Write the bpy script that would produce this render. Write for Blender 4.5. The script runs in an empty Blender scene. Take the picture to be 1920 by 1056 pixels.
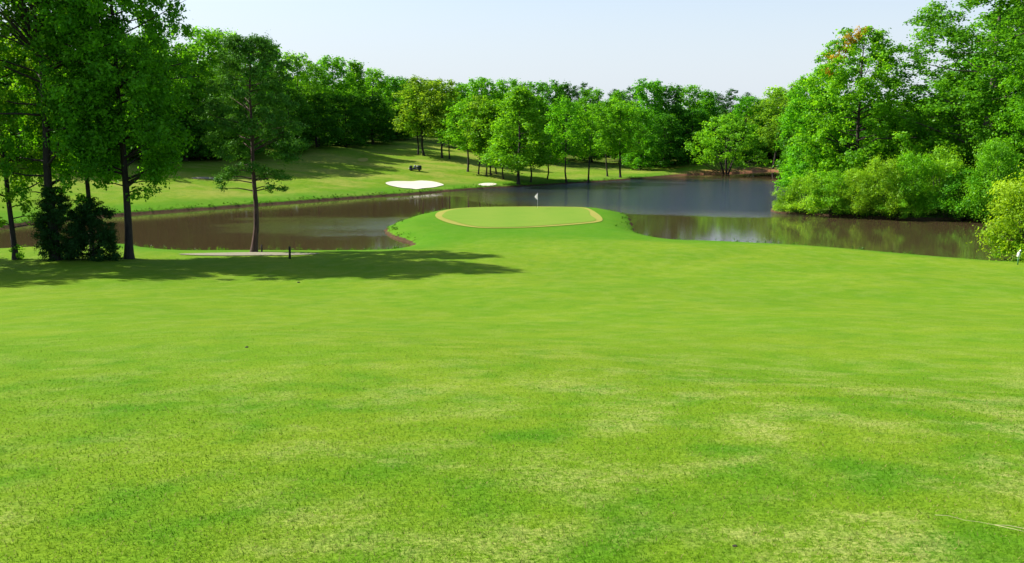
import bpy, math, random
import numpy as np

# ------------------------------------------------------------------ camera, sky, sun, exposure
sc = bpy.context.scene
COL = sc.collection
F, PITCH, EYE = 1663.0, math.radians(10.2), 13.8          # focal length (px of a 1920 wide frame), tilt, eye height above the pond
cam = bpy.data.objects.new('camera', bpy.data.cameras.new('camera'))
COL.objects.link(cam)
cam.location = (0, 0, EYE)
cam.rotation_euler = (math.pi / 2 - PITCH, 0, 0)
cam.data.sensor_width = 36.0
cam.data.lens = 36.0 * F / 1920.0
cam.data.clip_start, cam.data.clip_end = 0.1, 5000
sc.camera = cam

SUN_EL, SUN_AZ = math.radians(41), math.radians(-73)       # azimuth clockwise from the view direction: the sun stands at the left, beyond the trees
world = bpy.data.worlds.new('World'); sc.world = world
world.use_nodes = True
wn = world.node_tree
bg = next(n for n in wn.nodes if n.type == 'BACKGROUND')
sky = wn.nodes.new('ShaderNodeTexSky')
sky.sky_type = 'NISHITA'; sky.sun_disc = False
sky.sun_elevation = SUN_EL; sky.sun_rotation = SUN_AZ
sky.air_density, sky.dust_density, sky.ozone_density = 1.0, 1.8, 2.6
wtc = wn.nodes.new('ShaderNodeTexCoord'); wsx = wn.nodes.new('ShaderNodeSeparateXYZ'); wmr = wn.nodes.new('ShaderNodeMapRange'); wmx = wn.nodes.new('ShaderNodeMix')
wmx.data_type = 'RGBA'; wmr.interpolation_type = 'SMOOTHSTEP'
wn.links.new(wtc.outputs['Generated'], wsx.inputs[0]); wn.links.new(wsx.outputs[2], wmr.inputs[0])
wmr.inputs[1].default_value, wmr.inputs[2].default_value, wmr.inputs[3].default_value, wmr.inputs[4].default_value = .0, .30, .85, 0.0   # milky air low over the horizon
wn.links.new(wmr.outputs[0], wmx.inputs[0]); wn.links.new(sky.outputs[0], wmx.inputs[6]); wmx.inputs[7].default_value = (3.75, 4.10, 4.55, 1)
wn.links.new(wmx.outputs[2], bg.inputs[0])
bg.inputs[1].default_value = 0.10
sun = bpy.data.objects.new('sun', bpy.data.lights.new('sun', 'SUN'))
COL.objects.link(sun)
sun.data.energy = 5.0; sun.data.angle = math.radians(0.5); sun.data.color = (1.0, 0.95, 0.84)
sun.rotation_euler = (math.pi / 2 - SUN_EL, 0, math.pi - SUN_AZ)
sun.location = (-80, 20, 80)
sc.view_settings.view_transform = 'Standard'
sc.view_settings.look = 'None'
sc.view_settings.exposure = 1.1
sc.view_settings.gamma = 1.0
sc.cycles.max_bounces = 6; sc.cycles.diffuse_bounces = 3; sc.cycles.glossy_bounces = 2
sc.cycles.transmission_bounces = 3; sc.cycles.transparent_max_bounces = 4
sc.cycles.caustics_reflective = False; sc.cycles.caustics_refractive = False

# ------------------------------------------------------------------ helpers
def tag(o, label=None, cat=None, group=None, kind=None):
    for k, v in (('label', label), ('category', cat), ('group', group), ('kind', kind)):
        if v: o[k] = v
    return o

def link(name, data, parent=None):
    o = bpy.data.objects.new(name, data); COL.objects.link(o)
    if parent: o.parent = parent
    return o

def empty(name, loc, rz=0.0):
    o = link(name, None); o.location = loc; o.rotation_euler = (0, 0, rz); o.empty_display_size = .3
    return o

def mesh_from(name, verts, faces, mat=None, smooth=False):
    """verts (n,3) array, faces list of index lists or an (m,k) array"""
    me = bpy.data.meshes.new(name)
    v = np.asarray(verts, dtype=np.float32).reshape(-1, 3)
    me.vertices.add(len(v)); me.vertices.foreach_set('co', v.ravel())
    if isinstance(faces, np.ndarray):
        m, k = faces.shape
        idx = faces.astype(np.int32).ravel()
        starts = np.arange(m, dtype=np.int32) * k
    else:
        idx = np.array([i for f in faces for i in f], dtype=np.int32)
        cnt = np.array([len(f) for f in faces], dtype=np.int32)
        starts = np.concatenate(([0], np.cumsum(cnt)[:-1])).astype(np.int32); m = len(faces)
    me.loops.add(len(idx)); me.loops.foreach_set('vertex_index', idx)
    me.polygons.add(m); me.polygons.foreach_set('loop_start', starts)
    me.update(calc_edges=True); me.validate()
    if mat: me.materials.append(mat)
    if smooth: me.polygons.foreach_set('use_smooth', np.ones(len(me.polygons), dtype=bool))
    return me

class MB:
    """collects tubes, boxes and lathes for one mesh"""
    def __init__(s): s.v, s.f = [], []
    def add(s, v, f):
        o = len(s.v); s.v += [tuple(p) for p in v]; s.f += [[i + o for i in q] for q in f]
    def tube(s, pts, rad, n=6, cap=True):
        pts = [np.array(p, float) for p in pts]; base = len(s.v); ref = None
        for i, p in enumerate(pts):
            d = pts[min(i + 1, len(pts) - 1)] - pts[max(i - 1, 0)]
            d = d / (np.linalg.norm(d) + 1e-9)
            if ref is None: ref = np.array([1, 0, 0]) if abs(d[0]) < .9 else np.array([0, 1, 0])
            a = np.cross(d, ref); a /= np.linalg.norm(a) + 1e-9
            b = np.cross(d, a); ref = np.cross(a, d)
            for k in range(n):
                t = 2 * math.pi * k / n
                s.v.append(tuple(p + rad[i] * (math.cos(t) * a + math.sin(t) * b)))
        for i in range(len(pts) - 1):
            for k in range(n):
                k2 = (k + 1) % n
                s.f.append([base + i * n + k, base + (i + 1) * n + k, base + (i + 1) * n + k2, base + i * n + k2])
        if cap:
            s.f.append([base + k for k in range(n)]); s.f.append([base + (len(pts) - 1) * n + k for k in reversed(range(n))])
    def box(s, c, d, taper=(1, 1), bev=0.0):
        cx, cy, cz = c; x, y, z = d[0] / 2, d[1] / 2, d[2] / 2
        def ring(zz, sx, sy):
            b = min(bev, x * .9, y * .9)
            if b <= 0: return [(cx - x * sx, cy - y * sy, zz), (cx + x * sx, cy - y * sy, zz), (cx + x * sx, cy + y * sy, zz), (cx - x * sx, cy + y * sy, zz)]
            X, Y = x * sx, y * sy
            return [(cx - X + b, cy - Y, zz), (cx + X - b, cy - Y, zz), (cx + X, cy - Y + b, zz), (cx + X, cy + Y - b, zz),
                    (cx + X - b, cy + Y, zz), (cx - X + b, cy + Y, zz), (cx - X, cy + Y - b, zz), (cx - X, cy - Y + b, zz)]
        rs = [ring(cz - z, 1, 1), ring(cz + z - bev, *taper)]
        if bev > 0: rs.append(ring(cz + z, taper[0] * .96, taper[1] * .92))
        n = len(rs[0]); base = len(s.v)
        for r in rs: s.v += r
        for i in range(len(rs) - 1):
            for k in range(n):
                k2 = (k + 1) % n
                s.f.append([base + i * n + k, base + i * n + k2, base + (i + 1) * n + k2, base + (i + 1) * n + k])
        s.f.append([base + k for k in reversed(range(n))]); s.f.append([base + (len(rs) - 1) * n + k for k in range(n)])
    def build(s, name, mat, parent=None, smooth=False):
        return link(name, mesh_from(name, s.v, s.f, mat, smooth), parent)

# ------------------------------------------------------------------ node materials
class NT:
    def __init__(s, name):
        s.m = bpy.data.materials.new(name); s.m.use_nodes = True
        s.t = s.m.node_tree; s.t.nodes.clear()
        s.out = s.t.nodes.new('ShaderNodeOutputMaterial')
    def n(s, typ, ins=None, **kw):
        nd = s.t.nodes.new(typ)
        for k, v in kw.items(): setattr(nd, k, v)
        for k, v in (ins or {}).items(): s.set(nd, k, v)
        return nd
    def set(s, nd, k, v):
        sock = nd.inputs[k]
        if isinstance(v, bpy.types.NodeSocket): s.t.links.new(v, sock)
        else:
            if sock.type == 'RGBA' and len(v) == 3: v = (*v, 1)
            sock.default_value = v
    def noise(s, vec, scale, detail=3, rough=.55):
        return s.n('ShaderNodeTexNoise', {'Vector': vec, 'Scale': scale, 'Detail': detail, 'Roughness': rough}).outputs[0]
    def ramp(s, fac, lo, hi):
        return s.n('ShaderNodeMapRange', {'Value': fac, 'From Min': lo, 'From Max': hi}, interpolation_type='SMOOTHSTEP').outputs[0]
    def mix(s, fac, a, b, mode='MIX'):
        nd = s.n('ShaderNodeMix', None, data_type='RGBA', blend_type=mode)
        for i, v in ((0, fac), (6, a), (7, b)): s.set(nd, i, v)
        return nd.outputs[2]
    def math(s, op, a, b=0.0):
        return s.n('ShaderNodeMath', {0: a, 1: b}, operation=op).outputs[0]
    def vmul(s, vec, v):
        return s.n('ShaderNodeVectorMath', {0: vec, 1: v}, operation='MULTIPLY').outputs[0]
    def surf(s, sh): s.t.links.new(sh, s.out.inputs['Surface']); return s.m
    def principled(s, **ins):
        return s.n('ShaderNodeBsdfPrincipled', {k.replace('_', ' '): v for k, v in ins.items()}).outputs[0]

def plain(name, col, rough=.6, var=.25, scale=6.0, metal=0.0):
    t = NT(name); p = t.n('ShaderNodeTexCoord').outputs['Object']
    c = t.mix(t.noise(p, scale, 4), tuple(x * (1 - var) for x in col), tuple(x * (1 + var) for x in col))
    return t.surf(t.principled(Base_Color=c, Roughness=rough, Metallic=metal))

def grass_colour(t, lush=None):
    """turf colour from world position: shared by the ground sheet and the blades standing on it"""
    p = t.n('ShaderNodeNewGeometry').outputs['Position']
    n1 = t.noise(p, .16, 3); n2 = t.noise(t.vmul(p, (1.1, .8, 1)), .8, 4); n3 = t.noise(p, 6.0, 4, .65)
    n4 = t.noise(t.vmul(p, (1, .8, .2)), .8, 5, .62); n5 = t.noise(p, 26.0, 3, .7)
    sep = t.n('ShaderNodeSeparateXYZ', {0: p})
    near = t.math('SUBTRACT', 1.0, t.ramp(sep.outputs[1], 8.0, 26.0))
    right = t.ramp(sep.outputs[0], -3.5, 4.0)
    c = t.mix(t.ramp(n1, .3, .7), (.088, .174, .008), (.118, .190, .011))
    far = t.math('MULTIPLY', t.ramp(sep.outputs[1], 140.0, 160.0), t.ramp(t.noise(t.vmul(p, (.7, 1.3, 1)), .10, 4, .6), .42, .62))
    c = t.mix(t.math('MULTIPLY', far, .75), c, (.205, .215, .040))
    c = t.mix(t.math('MULTIPLY', t.ramp(n2, .42, .74), t.math('ADD', .42, t.math('MULTIPLY', near, .5))), c, (.050, .145, .006))
    dry = t.math('ADD', .18, t.math('MULTIPLY', near, t.math('ADD', .16, t.math('MULTIPLY', right, .30))))
    st = t.math('MULTIPLY', t.ramp(n4, .44, .64), t.ramp(t.math('ADD', n3, t.math('MULTIPLY', n5, .8)), .72, 1.05))
    c = t.mix(t.math('MULTIPLY', st, dry), c, (.28, .29, .09))
    c = t.mix(t.math('MULTIPLY', t.ramp(n3, .50, .74), .4), c, (.038, .115, .005))
    c = t.mix(1.0, c, t.mix(t.ramp(n5, .28, .72), (.70, .77, .66), (1.34, 1.25, 1.4)), 'MULTIPLY')
    return p, c, n3, n5

def mat_ground():
    t = NT('turf')
    p, c, n3, n5 = grass_colour(t)
    at = t.n('ShaderNodeVertexColor', None, layer_name='mask')
    rgb = t.n('ShaderNodeSeparateColor', {0: at.outputs[0]})
    clay, litter, lush = rgb.outputs[0], rgb.outputs[1], rgb.outputs[2]
    c = t.mix(t.math('MULTIPLY', lush, .6), c, (.036, .145, .006))
    z = t.n('ShaderNodeSeparateXYZ', {0: p}).outputs[2]
    nb = t.noise(p, .8, 4); nc = t.noise(p, 2.6, 4)
    c = t.mix(t.math('MULTIPLY', litter, t.ramp(nb, .25, .7)), c, (.035, .050, .014))
    earth = t.mix(nc, (.020, .012, .007), (.11, .072, .04))
    red = t.mix(nc, (.16, .055, .030), (.40, .19, .11))
    zz = t.math('ADD', z, t.math('MULTIPLY', t.math('ADD', t.math('SUBTRACT', nb, .5), t.math('MULTIPLY', t.math('SUBTRACT', nc, .5), .7)), .35))
    c = t.mix(t.math('MULTIPLY', clay, t.ramp(nc, .25, .5)), c, red)
    e = t.mix(clay, earth, red)
    c = t.mix(t.ramp(zz, .34, .22), c, e)
    h = t.math('ADD', t.math('MULTIPLY', n3, .6), t.math('MULTIPLY', n5, .5))
    b = t.n('ShaderNodeBump', {'Height': h, 'Strength': .5, 'Distance': .05}).outputs[0]
    return t.surf(t.principled(Base_Color=c, Roughness=.9, Normal=b, Specular_IOR_Level=.02))

def mat_blade():
    t = NT('grass_blade')
    p, c, n3, n5 = grass_colour(t)
    r = t.n('ShaderNodeNewGeometry').outputs['Random Per Island']
    c = t.mix(t.ramp(r, 0, 1), t.mix(1.0, c, (1.15, 1.18, 1.1), 'MULTIPLY'), t.mix(1.0, c, (1.9, 1.75, 1.9), 'MULTIPLY'))
    c = t.mix(t.math('GREATER_THAN', r, .93), c, (.28, .26, .09))
    d = t.n('ShaderNodeBsdfDiffuse', {'Color': c}).outputs[0]
    tr = t.n('ShaderNodeBsdfTranslucent', {'Color': c}).outputs[0]
    return t.surf(t.n('ShaderNodeMixShader', {0: .5, 1: d, 2: tr}).outputs[0])

def mat_leaf(name, trans=.55, var=.32):
    """leaf colour comes from the object's own colour, so copies of one crown can differ"""
    t = NT(name)
    oi = t.n('ShaderNodeObjectInfo'); p = t.n('ShaderNodeNewGeometry')
    tc = t.n('ShaderNodeTexCoord').outputs['Object']
    c = oi.outputs['Color']
    nz = t.noise(tc, .35, 3)
    lo = t.mix(1.0, c, (1 - var, 1 - var * .8, 1 - var), 'MULTIPLY')
    hi = t.mix(1.0, c, (1 + var * 1.3, 1 + var * .8, 1 + var * .3), 'MULTIPLY')
    c = t.mix(t.ramp(nz, .3, .7), lo, hi)
    r = p.outputs['Random Per Island']
    c = t.mix(r, t.mix(1.0, c, (.75, .8, .8), 'MULTIPLY'), t.mix(1.0, c, (1.25, 1.2, 1.2), 'MULTIPLY'))
    d = t.n('ShaderNodeBsdfDiffuse', {'Color': c}).outputs[0]
    tr = t.n('ShaderNodeBsdfTranslucent', {'Color': t.mix(1.0, c, (1.35, 1.2, .6), 'MULTIPLY')}).outputs[0]
    m = t.n('ShaderNodeMixShader', {0: trans, 1: d, 2: tr}).outputs[0]
    g = t.n('ShaderNodeBsdfGlossy', {'Color': (1, 1, 1, 1), 'Roughness': .45}).outputs[0]
    return t.surf(t.n('ShaderNodeMixShader', {0: .008, 1: m, 2: g}).outputs[0])

def mat_bark(name, a, b):
    t = NT(name); p = t.n('ShaderNodeTexCoord').outputs['Object']
    n = t.noise(t.vmul(p, (5, 5, .8)), 1.6, 5, .65)
    bm = t.n('ShaderNodeBump', {'Height': n, 'Strength': .8, 'Distance': .06}).outputs[0]
    return t.surf(t.principled(Base_Color=t.mix(t.ramp(n, .3, .7), a, b), Roughness=.9, Normal=bm))

def mat_water():
    t = NT('pond_water')
    p = t.n('ShaderNodeNewGeometry').outputs['Position']
    sep = t.n('ShaderNodeSeparateXYZ', {0: p})
    big = t.noise(t.vmul(p, (.6, 1, 1)), .045, 2)
    # wind-ruffled open water, calm lee by the right-hand bank and along the left arm
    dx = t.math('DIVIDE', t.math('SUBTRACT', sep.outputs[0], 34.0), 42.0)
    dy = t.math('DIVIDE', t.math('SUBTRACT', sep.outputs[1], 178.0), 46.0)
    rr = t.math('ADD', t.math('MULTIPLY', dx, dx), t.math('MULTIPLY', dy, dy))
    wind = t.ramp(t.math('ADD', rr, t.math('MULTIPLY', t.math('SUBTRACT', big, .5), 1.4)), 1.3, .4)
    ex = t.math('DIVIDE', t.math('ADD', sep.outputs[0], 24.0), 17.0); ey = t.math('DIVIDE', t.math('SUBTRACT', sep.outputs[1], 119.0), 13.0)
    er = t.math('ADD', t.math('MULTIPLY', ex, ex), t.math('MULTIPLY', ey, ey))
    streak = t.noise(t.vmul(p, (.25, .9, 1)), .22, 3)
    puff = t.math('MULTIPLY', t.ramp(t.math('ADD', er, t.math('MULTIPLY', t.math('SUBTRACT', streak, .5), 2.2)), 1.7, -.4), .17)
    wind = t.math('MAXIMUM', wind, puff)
    w1 = t.noise(t.vmul(p, (.8, 1.6, 1)), 1.5, 4, .6); w2 = t.noise(t.vmul(p, (.7, 1.4, 1)), 5.0, 3, .6)
    h = t.math('ADD', w1, t.math('MULTIPLY', w2, .35))
    st = t.math('ADD', .012, t.math('MULTIPLY', wind, .6))
    b = t.n('ShaderNodeBump', {'Height': h, 'Strength': st, 'Distance': .35}).outputs[0]
    c = t.mix(big, (.038, .027, .012), (.056, .040, .019)); c = t.mix(wind, c, (.018, .022, .030))  # ruffled areas tinted blue-grey: sky reflection put into the base colour
    return t.surf(t.principled(Base_Color=c, Roughness=t.math('ADD', .04, t.math('MULTIPLY', wind, .04)), IOR=1.33, Normal=b))

def mat_cloth():
    t = NT('white_cloth'); c = (.82, .79, .76, 1)
    return t.surf(t.n('ShaderNodeMixShader', {0: .5, 1: t.n('ShaderNodeBsdfDiffuse', {'Color': c}).outputs[0], 2: t.n('ShaderNodeBsdfTranslucent', {'Color': c}).outputs[0]}).outputs[0])

M = dict(
    turf=mat_ground(), blade=mat_blade(), leaf=mat_leaf('broad_leaf'), needle=mat_leaf('needle', .3, .3),
    bark=mat_bark('grey_brown_bark', (.010, .007, .005), (.040, .028, .020)),
    pinebark=mat_bark('reddish_pine_bark', (.022, .011, .008), (.11, .055, .038)),
    palebark=mat_bark('pale_bark', (.03, .025, .018), (.13, .11, .08)),
    water=mat_water(),
    sand=plain('bunker_sand', (.50, .47, .37), .9, .05, 3),
    path=plain('sandy_path', (.17, .155, .095), .95, .3, 1.2),
    dark=plain('dark_green_paint', (.012, .022, .014), .4), black=plain('black_rubber', (.012, .012, .012), .8),
    seat=plain('dark_vinyl', (.02, .022, .02), .5), white=plain('white_paint', (.75, .74, .70), .5, .05),
    metal=plain('grey_metal', (.35, .35, .34), .35, .1, 6, .8), timber=plain('dark_timber', (.018, .016, .012), .9, .4, 9),
    cloth=mat_cloth(), greenpaint=plain('green_paint', (.03, .13, .03), .5),
    twig=plain('dry_twig', (.34, .33, .15), .9), soil=plain('dark_soil', (.022, .017, .010), .95, .4, 20),
)
def mat_putting(name, a, b):
    t = NT(name); p = t.n('ShaderNodeNewGeometry').outputs['Position']
    w = t.n('ShaderNodeTexWave', {'Vector': t.vmul(p, (.12, 1, 0)), 'Scale': .35, 'Distortion': 1.2, 'Detail': 2}).outputs[1]
    n = t.noise(p, .5, 4); f = t.noise(p, 9, 4, .7)
    c = t.mix(t.math('ADD', t.math('MULTIPLY', w, .25), t.math('MULTIPLY', n, .75)), a, b)
    c = t.mix(t.math('MULTIPLY', f, .3), c, tuple(x * .7 for x in a))
    bm = t.n('ShaderNodeBump', {'Height': f, 'Strength': .3, 'Distance': .03}).outputs[0]
    return t.surf(t.principled(Base_Color=c, Roughness=.85, Normal=bm, Specular_IOR_Level=.05))
M['green'] = mat_putting('putting_turf', (.105, .200, .016), (.155, .225, .026))
M['fringe'] = mat_putting('dry_fringe_turf', (.19, .205, .035), (.27, .25, .055))

# ------------------------------------------------------------------ picture geometry: rays, pond outline, ground height
CP, SP = math.cos(PITCH), math.sin(PITCH)
def ray(px, py):
    a, b = (px - 960) / F, (528 - py) / F
    return np.array([a, CP + b * SP, -SP + b * CP])
def at_z(px, py, z=0.0):
    d = ray(px, py); k = (z - EYE) / d[2]
    return d[0] * k, d[1] * k

def smooth_loop(pts, n=6):
    P = np.array(pts, float); out = []
    for i in range(len(P)):
        p0, p1, p2, p3 = P[i - 1], P[i], P[(i + 1) % len(P)], P[(i + 2) % len(P)]
        for k in range(n):
            t = k / n
            out.append(.5 * ((2 * p1) + (-p0 + p2) * t + (2 * p0 - 5 * p1 + 4 * p2 - p3) * t * t + (-p0 + 3 * p1 - 3 * p2 + p3) * t ** 3))
    return np.array(out)

shore_px = [(-420, 462), (-150, 440), (0, 428), (90, 415), (250, 402), (360, 394), (470, 386), (590, 377), (700, 369), (790, 363), (860, 357), (930, 352.5),
            (975, 350), (1040, 346), (1110, 342), (1180, 337), (1250, 331), (1310, 327), (1380, 325), (1452, 321), (1500, 335), (1478, 370),
            (1448, 396), (1530, 403), (1620, 408), (1720, 412), (1835, 414), (1885, 440), (1900, 470), (1888, 494), (1800, 490), (1700, 481.5),
            (1560, 469), (1450, 462), (1340, 458), (1255, 455), (1200, 443), (1186, 430), (1180, 412), (1162, 402), (1112, 397.5), (1040, 396), (930, 396),
            (852, 398.5), (800, 404), (758, 416), (724, 432), (740, 447), (768, 456), (770, 466), (720, 473), (600, 474.5), (460, 474), (340, 474),
            (270, 468), (222, 462), (60, 470), (-150, 474), (-420, 478)]
POND = smooth_loop([at_z(x, y) for x, y in shore_px], 5)

def pond_distance(x, y):
    """signed distance to the shoreline: negative on the water"""
    x, y = np.asarray(x, float), np.asarray(y, float)
    best = np.full(x.shape, 1e9); inside = np.zeros(x.shape, bool)
    for i in range(len(POND)):
        (ax, ay), (bx, by) = POND[i - 1], POND[i]
        ex, ey = bx - ax, by - ay
        t = np.clip(((x - ax) * ex + (y - ay) * ey) / (ex * ex + ey * ey + 1e-12), 0, 1)
        best = np.minimum(best, (x - ax - t * ex) ** 2 + (y - ay - t * ey) ** 2)
        c = (ay > y) != (by > y)
        inside ^= c & (x < ex * (y - ay) / (ey if abs(ey) > 1e-12 else 1e-12) + ax)
    return np.where(inside, -1, 1) * np.sqrt(best)

_py = np.arange(-60, 400, .5)
_pz = np.interp(_py, [-60, 0, 5, 10, 20, 30, 40, 50, 60, 70, 80, 95, 110, 400], [12.6, 12.2, 11.28, 10.3, 8.4, 6.6, 5.0, 3.65, 2.6, 1.85, 1.4, 1.15, 1.15, 1.15])
_k = np.exp(-(np.arange(-16, 17) / 7.0) ** 2); _k /= _k.sum()
_pz = np.convolve(np.pad(_pz, 16, mode='edge'), _k, 'valid')
def sstep(a, b, x):
    t = np.clip((x - a) / (b - a), 0, 1); return t * t * (3 - 2 * t)
def ground(x, y):
    x, y = np.asarray(x, float), np.asarray(y, float)
    s = pond_distance(x, y)
    wob = .10 * np.sin(x * .21 + y * .13) + .08 * np.sin(x * .09 - y * .23 + 1.3) + .05 * np.sin(x * .47 + 2) * np.sin(y * .41)
    near = np.interp(y, _py, _pz)
    bank = .32 + (.16 + .16 * sstep(30, 24, np.abs(x)) * sstep(96, 104, y)) * np.maximum(s, 0)
    hn = -np.log(np.exp(-3 * np.minimum(near, 30)) + np.exp(-3 * np.minimum(bank, 30))) / 3
    hn = np.where(near > 8, near, hn)
    k = .125 - .085 * sstep(-25, 35, x)
    hmax = 20 - 12 * sstep(-10, 40, x)
    hf = .36 + hmax * (1 - np.exp(-k * np.maximum(s, 0) / hmax))
    tee = 1.0 * np.exp(-(((x + 50) / 12) ** 4 + ((y - 222) / 14) ** 4))              # flat-topped tee on the hill
    clay = 1.3 * np.exp(-(((x - 62) / 16) ** 4)) * sstep(0, 9, s) * sstep(200, 225, y)   # low clay mound on the far right shore
    hf = hf + tee + clay
    c = 104 + 42 * np.exp(-((x - 2) / 22) ** 2)
    w = sstep(c - 5, c + 7, y)
    h = hn * (1 - w) + hf * w
    fade = sstep(2, 8, s) * np.where((np.abs(x) < 16) & (y > 100) & (y < 136), .15, 1) * sstep(2, 12, y + 0 * x)
    h = h + wob * fade
    edge = sstep(0, .7, s)
    h = h - .55 * np.exp(-(((x + 19.4) / 6.0) ** 2 + ((y - 181) / 3.6) ** 2) ** 2)   # hollow of the bunker
    return np.where(s > 0, np.minimum(h, .05 + edge * 50) * 1.0, -.05 - np.minimum(-s * .25, 1.5))

def on_ground(px, py):
    d = ray(px, py); t = np.concatenate((np.arange(2, 40, .1), np.arange(40, 420, .4)))
    X, Y, Z = d[0] * t, d[1] * t, EYE + d[2] * t
    hit = np.nonzero(Z < np.maximum(ground(X, Y), 0))[0]
    i = hit[0] if len(hit) else len(t) - 1
    return float(X[i]), float(Y[i]), float(ground(X[i:i + 1], Y[i:i + 1])[0])
def gz(x, y): return float(ground(np.array([x]), np.array([y]))[0])

# ------------------------------------------------------------------ the ground sheet
def axis(segs):
    out = [segs[0][0]]
    for a, b, st in segs:
        n = max(1, int(round((b - a) / st)))
        out += list(a + (b - a) * np.arange(1, n + 1) / n)
    return np.array(out)
xs = axis([(-1200, -400, 100), (-400, -120, 12), (-120, -75, 1.5), (-75, 80, .55), (80, 130, 1.5), (130, 400, 12), (400, 1200, 100)])
ys = axis([(-60, 0, 4), (0, 30, .5), (30, 75, 1.0), (75, 265, .6), (265, 330, 2), (330, 600, 15), (600, 1500, 100)])
GX, GY = np.meshgrid(xs, ys)
GZ = ground(GX.ravel(), GY.ravel()).reshape(GX.shape)
ny, nx = GX.shape
I = np.arange(ny * nx).reshape(ny, nx)
quads = np.stack((I[:-1, :-1], I[:-1, 1:], I[1:, 1:], I[1:, :-1]), -1).reshape(-1, 4)
gme = mesh_from('ground', np.stack((GX, GY, GZ), -1).reshape(-1, 3), quads, M['turf'], True)
S = pond_distance(GX.ravel(), GY.ravel())
X_, Y_ = GX.ravel(), GY.ravel()
mask = np.zeros((len(X_), 4), np.float32); mask[:, 3] = 1
mask[:, 0] = np.exp(-((X_ - 60) / 17) ** 4) * sstep(205, 225, Y_) * sstep(5, 2, S) * .9
treeline = 150 + 2.05 * np.clip(X_ + 55, -60, 0) * -1.0
treeline = np.interp(X_, [-140, -75, -62, -52, -45, -38, -30, -10, 10, 30, 60, 66, 80, 200], [165, 182, 203, 224, 236, 252, 275, 248, 238, 242, 268, 268, 120, 118])
mask[:, 1] = sstep(-4, 4, Y_ - treeline) * (S > 0)
mask[:, 1] = np.maximum(mask[:, 1], sstep(112, 128, Y_) * sstep(38, 44, X_) * sstep(205, 190, Y_) * (S > 0))
mask[:, 2] = np.maximum(sstep(9, 3, S), sstep(92, 100, Y_) * sstep(150, 140, Y_) * (np.abs(X_) < 26))
ca = gme.color_attributes.new('mask', 'FLOAT_COLOR', 'POINT'); ca.data.foreach_set('color', mask.ravel())
tag(link('ground', gme), kind='structure')

wv = np.array([(-190, 60, 0), (160, 60, 0), (160, 300, 0), (-190, 300, 0)], float)
tag(link('pond_water', mesh_from('pond_water', wv, np.array([[0, 1, 2, 3]]), M['water'])), kind='structure')

def sheet(name, loop, mat, lift, rings=10, dish=0.0):
    c = loop.mean(0); n = len(loop); V = []
    for r in range(1, rings + 1):
        V.append(c + (loop - c) * r / rings)
    P = np.vstack([c[None]] + V)
    z = ground(P[:, 0], P[:, 1]) + lift
    if dish: z = z + dish * np.concatenate(([0], np.repeat((np.arange(1, rings + 1) / rings) ** 2, n)))
    faces = [[0, 1 + k, 1 + (k + 1) % n] for k in range(n)]
    for r in range(rings - 1):
        for k in range(n):
            a, b = 1 + r * n + k, 1 + r * n + (k + 1) % n
            faces.append([a, a + n, b + n, b])
    return tag(link(name, mesh_from(name, np.column_stack((P, z)), faces, mat, True)), kind='structure')

def px_loop(pts, n=6, z=None):
    return smooth_loop([at_z(x, y, z) if z is not None else on_ground(x, y)[:2] for x, y in pts], n)
fr = px_loop([(816, 404), (828, 395), (870, 390), (930, 388), (1000, 387.5), (1060, 388), (1098, 390), (1120, 400), (1130, 411), (1118, 417), (1075, 422), (1020, 426),
              (960, 428.5), (900, 428), (855, 422), (826, 413)], 6, 1.15)
sheet('green_fringe', fr, M['fringe'], .045)
cen = fr.mean(0); rad = np.linalg.norm(fr - cen, axis=1)[:, None]
ang = np.arctan2(fr[:, 1] - cen[1], fr[:, 0] - cen[0])[:, None]
sheet('putting_green', cen + (fr - cen) * (1 - (.75 + .35 * np.abs(np.cos(ang)) + .25 * np.sin(ang * 5 + 1)) / rad), M['green'], .075)
sheet('sand_bunker', px_loop([(723, 345), (735, 341.5), (755, 341), (775, 341.2), (790, 339.8), (812, 341.5), (832, 347.5), (820, 351.5), (795, 354), (765, 353.8), (740, 350.5)]), M['sand'], .09, 10)
sheet('sand_bunker', px_loop([(897, 346.5), (908, 344.6), (922, 344.2), (931, 346), (924, 348.4), (906, 348.8)]), M['sand'], .09, 6)
sheet('worn_turf', px_loop([(671, 299), (677, 297), (688, 297.5), (690, 301), (684, 304), (674, 303.5)]), M['fringe'], .07, 4)
sheet('bare_path', px_loop([(335, 477.5), (400, 475.5), (470, 474.5), (540, 475.5), (600, 477), (560, 479.5), (480, 480.5), (390, 480.5)]), M['path'], .06, 8)
sheet('far_path', px_loop([(362, 334), (384, 333), (412, 336), (413, 338), (384, 336), (362, 336)]), M['path'], .08, 4)

# ------------------------------------------------------------------ near turf blades (uncountable)
rng = np.random.default_rng(7)
NB = 620000
d = np.exp(rng.uniform(math.log(2.7), math.log(60), NB)); th = rng.uniform(-.66, .66, NB)
bx, by = d * np.sin(th), d * np.cos(th)
bz = ground(bx, by)
keep = rng.uniform(0, 1, NB) < np.interp(d, [9, 60], [1, .12])
L = rng.uniform(.014, .036, NB) * np.interp(d, [10, 55], [1, .7]) * keep; W = .0030 * np.interp(d, [4.5, 14, 60], [1, 2.6, 4]) * rng.uniform(.7, 1.3, NB)
az = rng.uniform(0, 2 * math.pi, NB); lean = rng.uniform(.75, 1.5, NB)
tx, ty, tz = np.cos(az) * np.sin(lean), np.sin(az) * np.sin(lean), np.cos(lean)
sx, sy = -np.sin(az), np.cos(az)
V = np.empty((NB, 3, 3), np.float32)
V[:, 0] = np.column_stack((bx - sx * W, by - sy * W, bz - .004)); V[:, 1] = np.column_stack((bx + sx * W, by + sy * W, bz - .004))
V[:, 2] = np.column_stack((bx + tx * L, by + ty * L, bz + tz * L))
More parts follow.
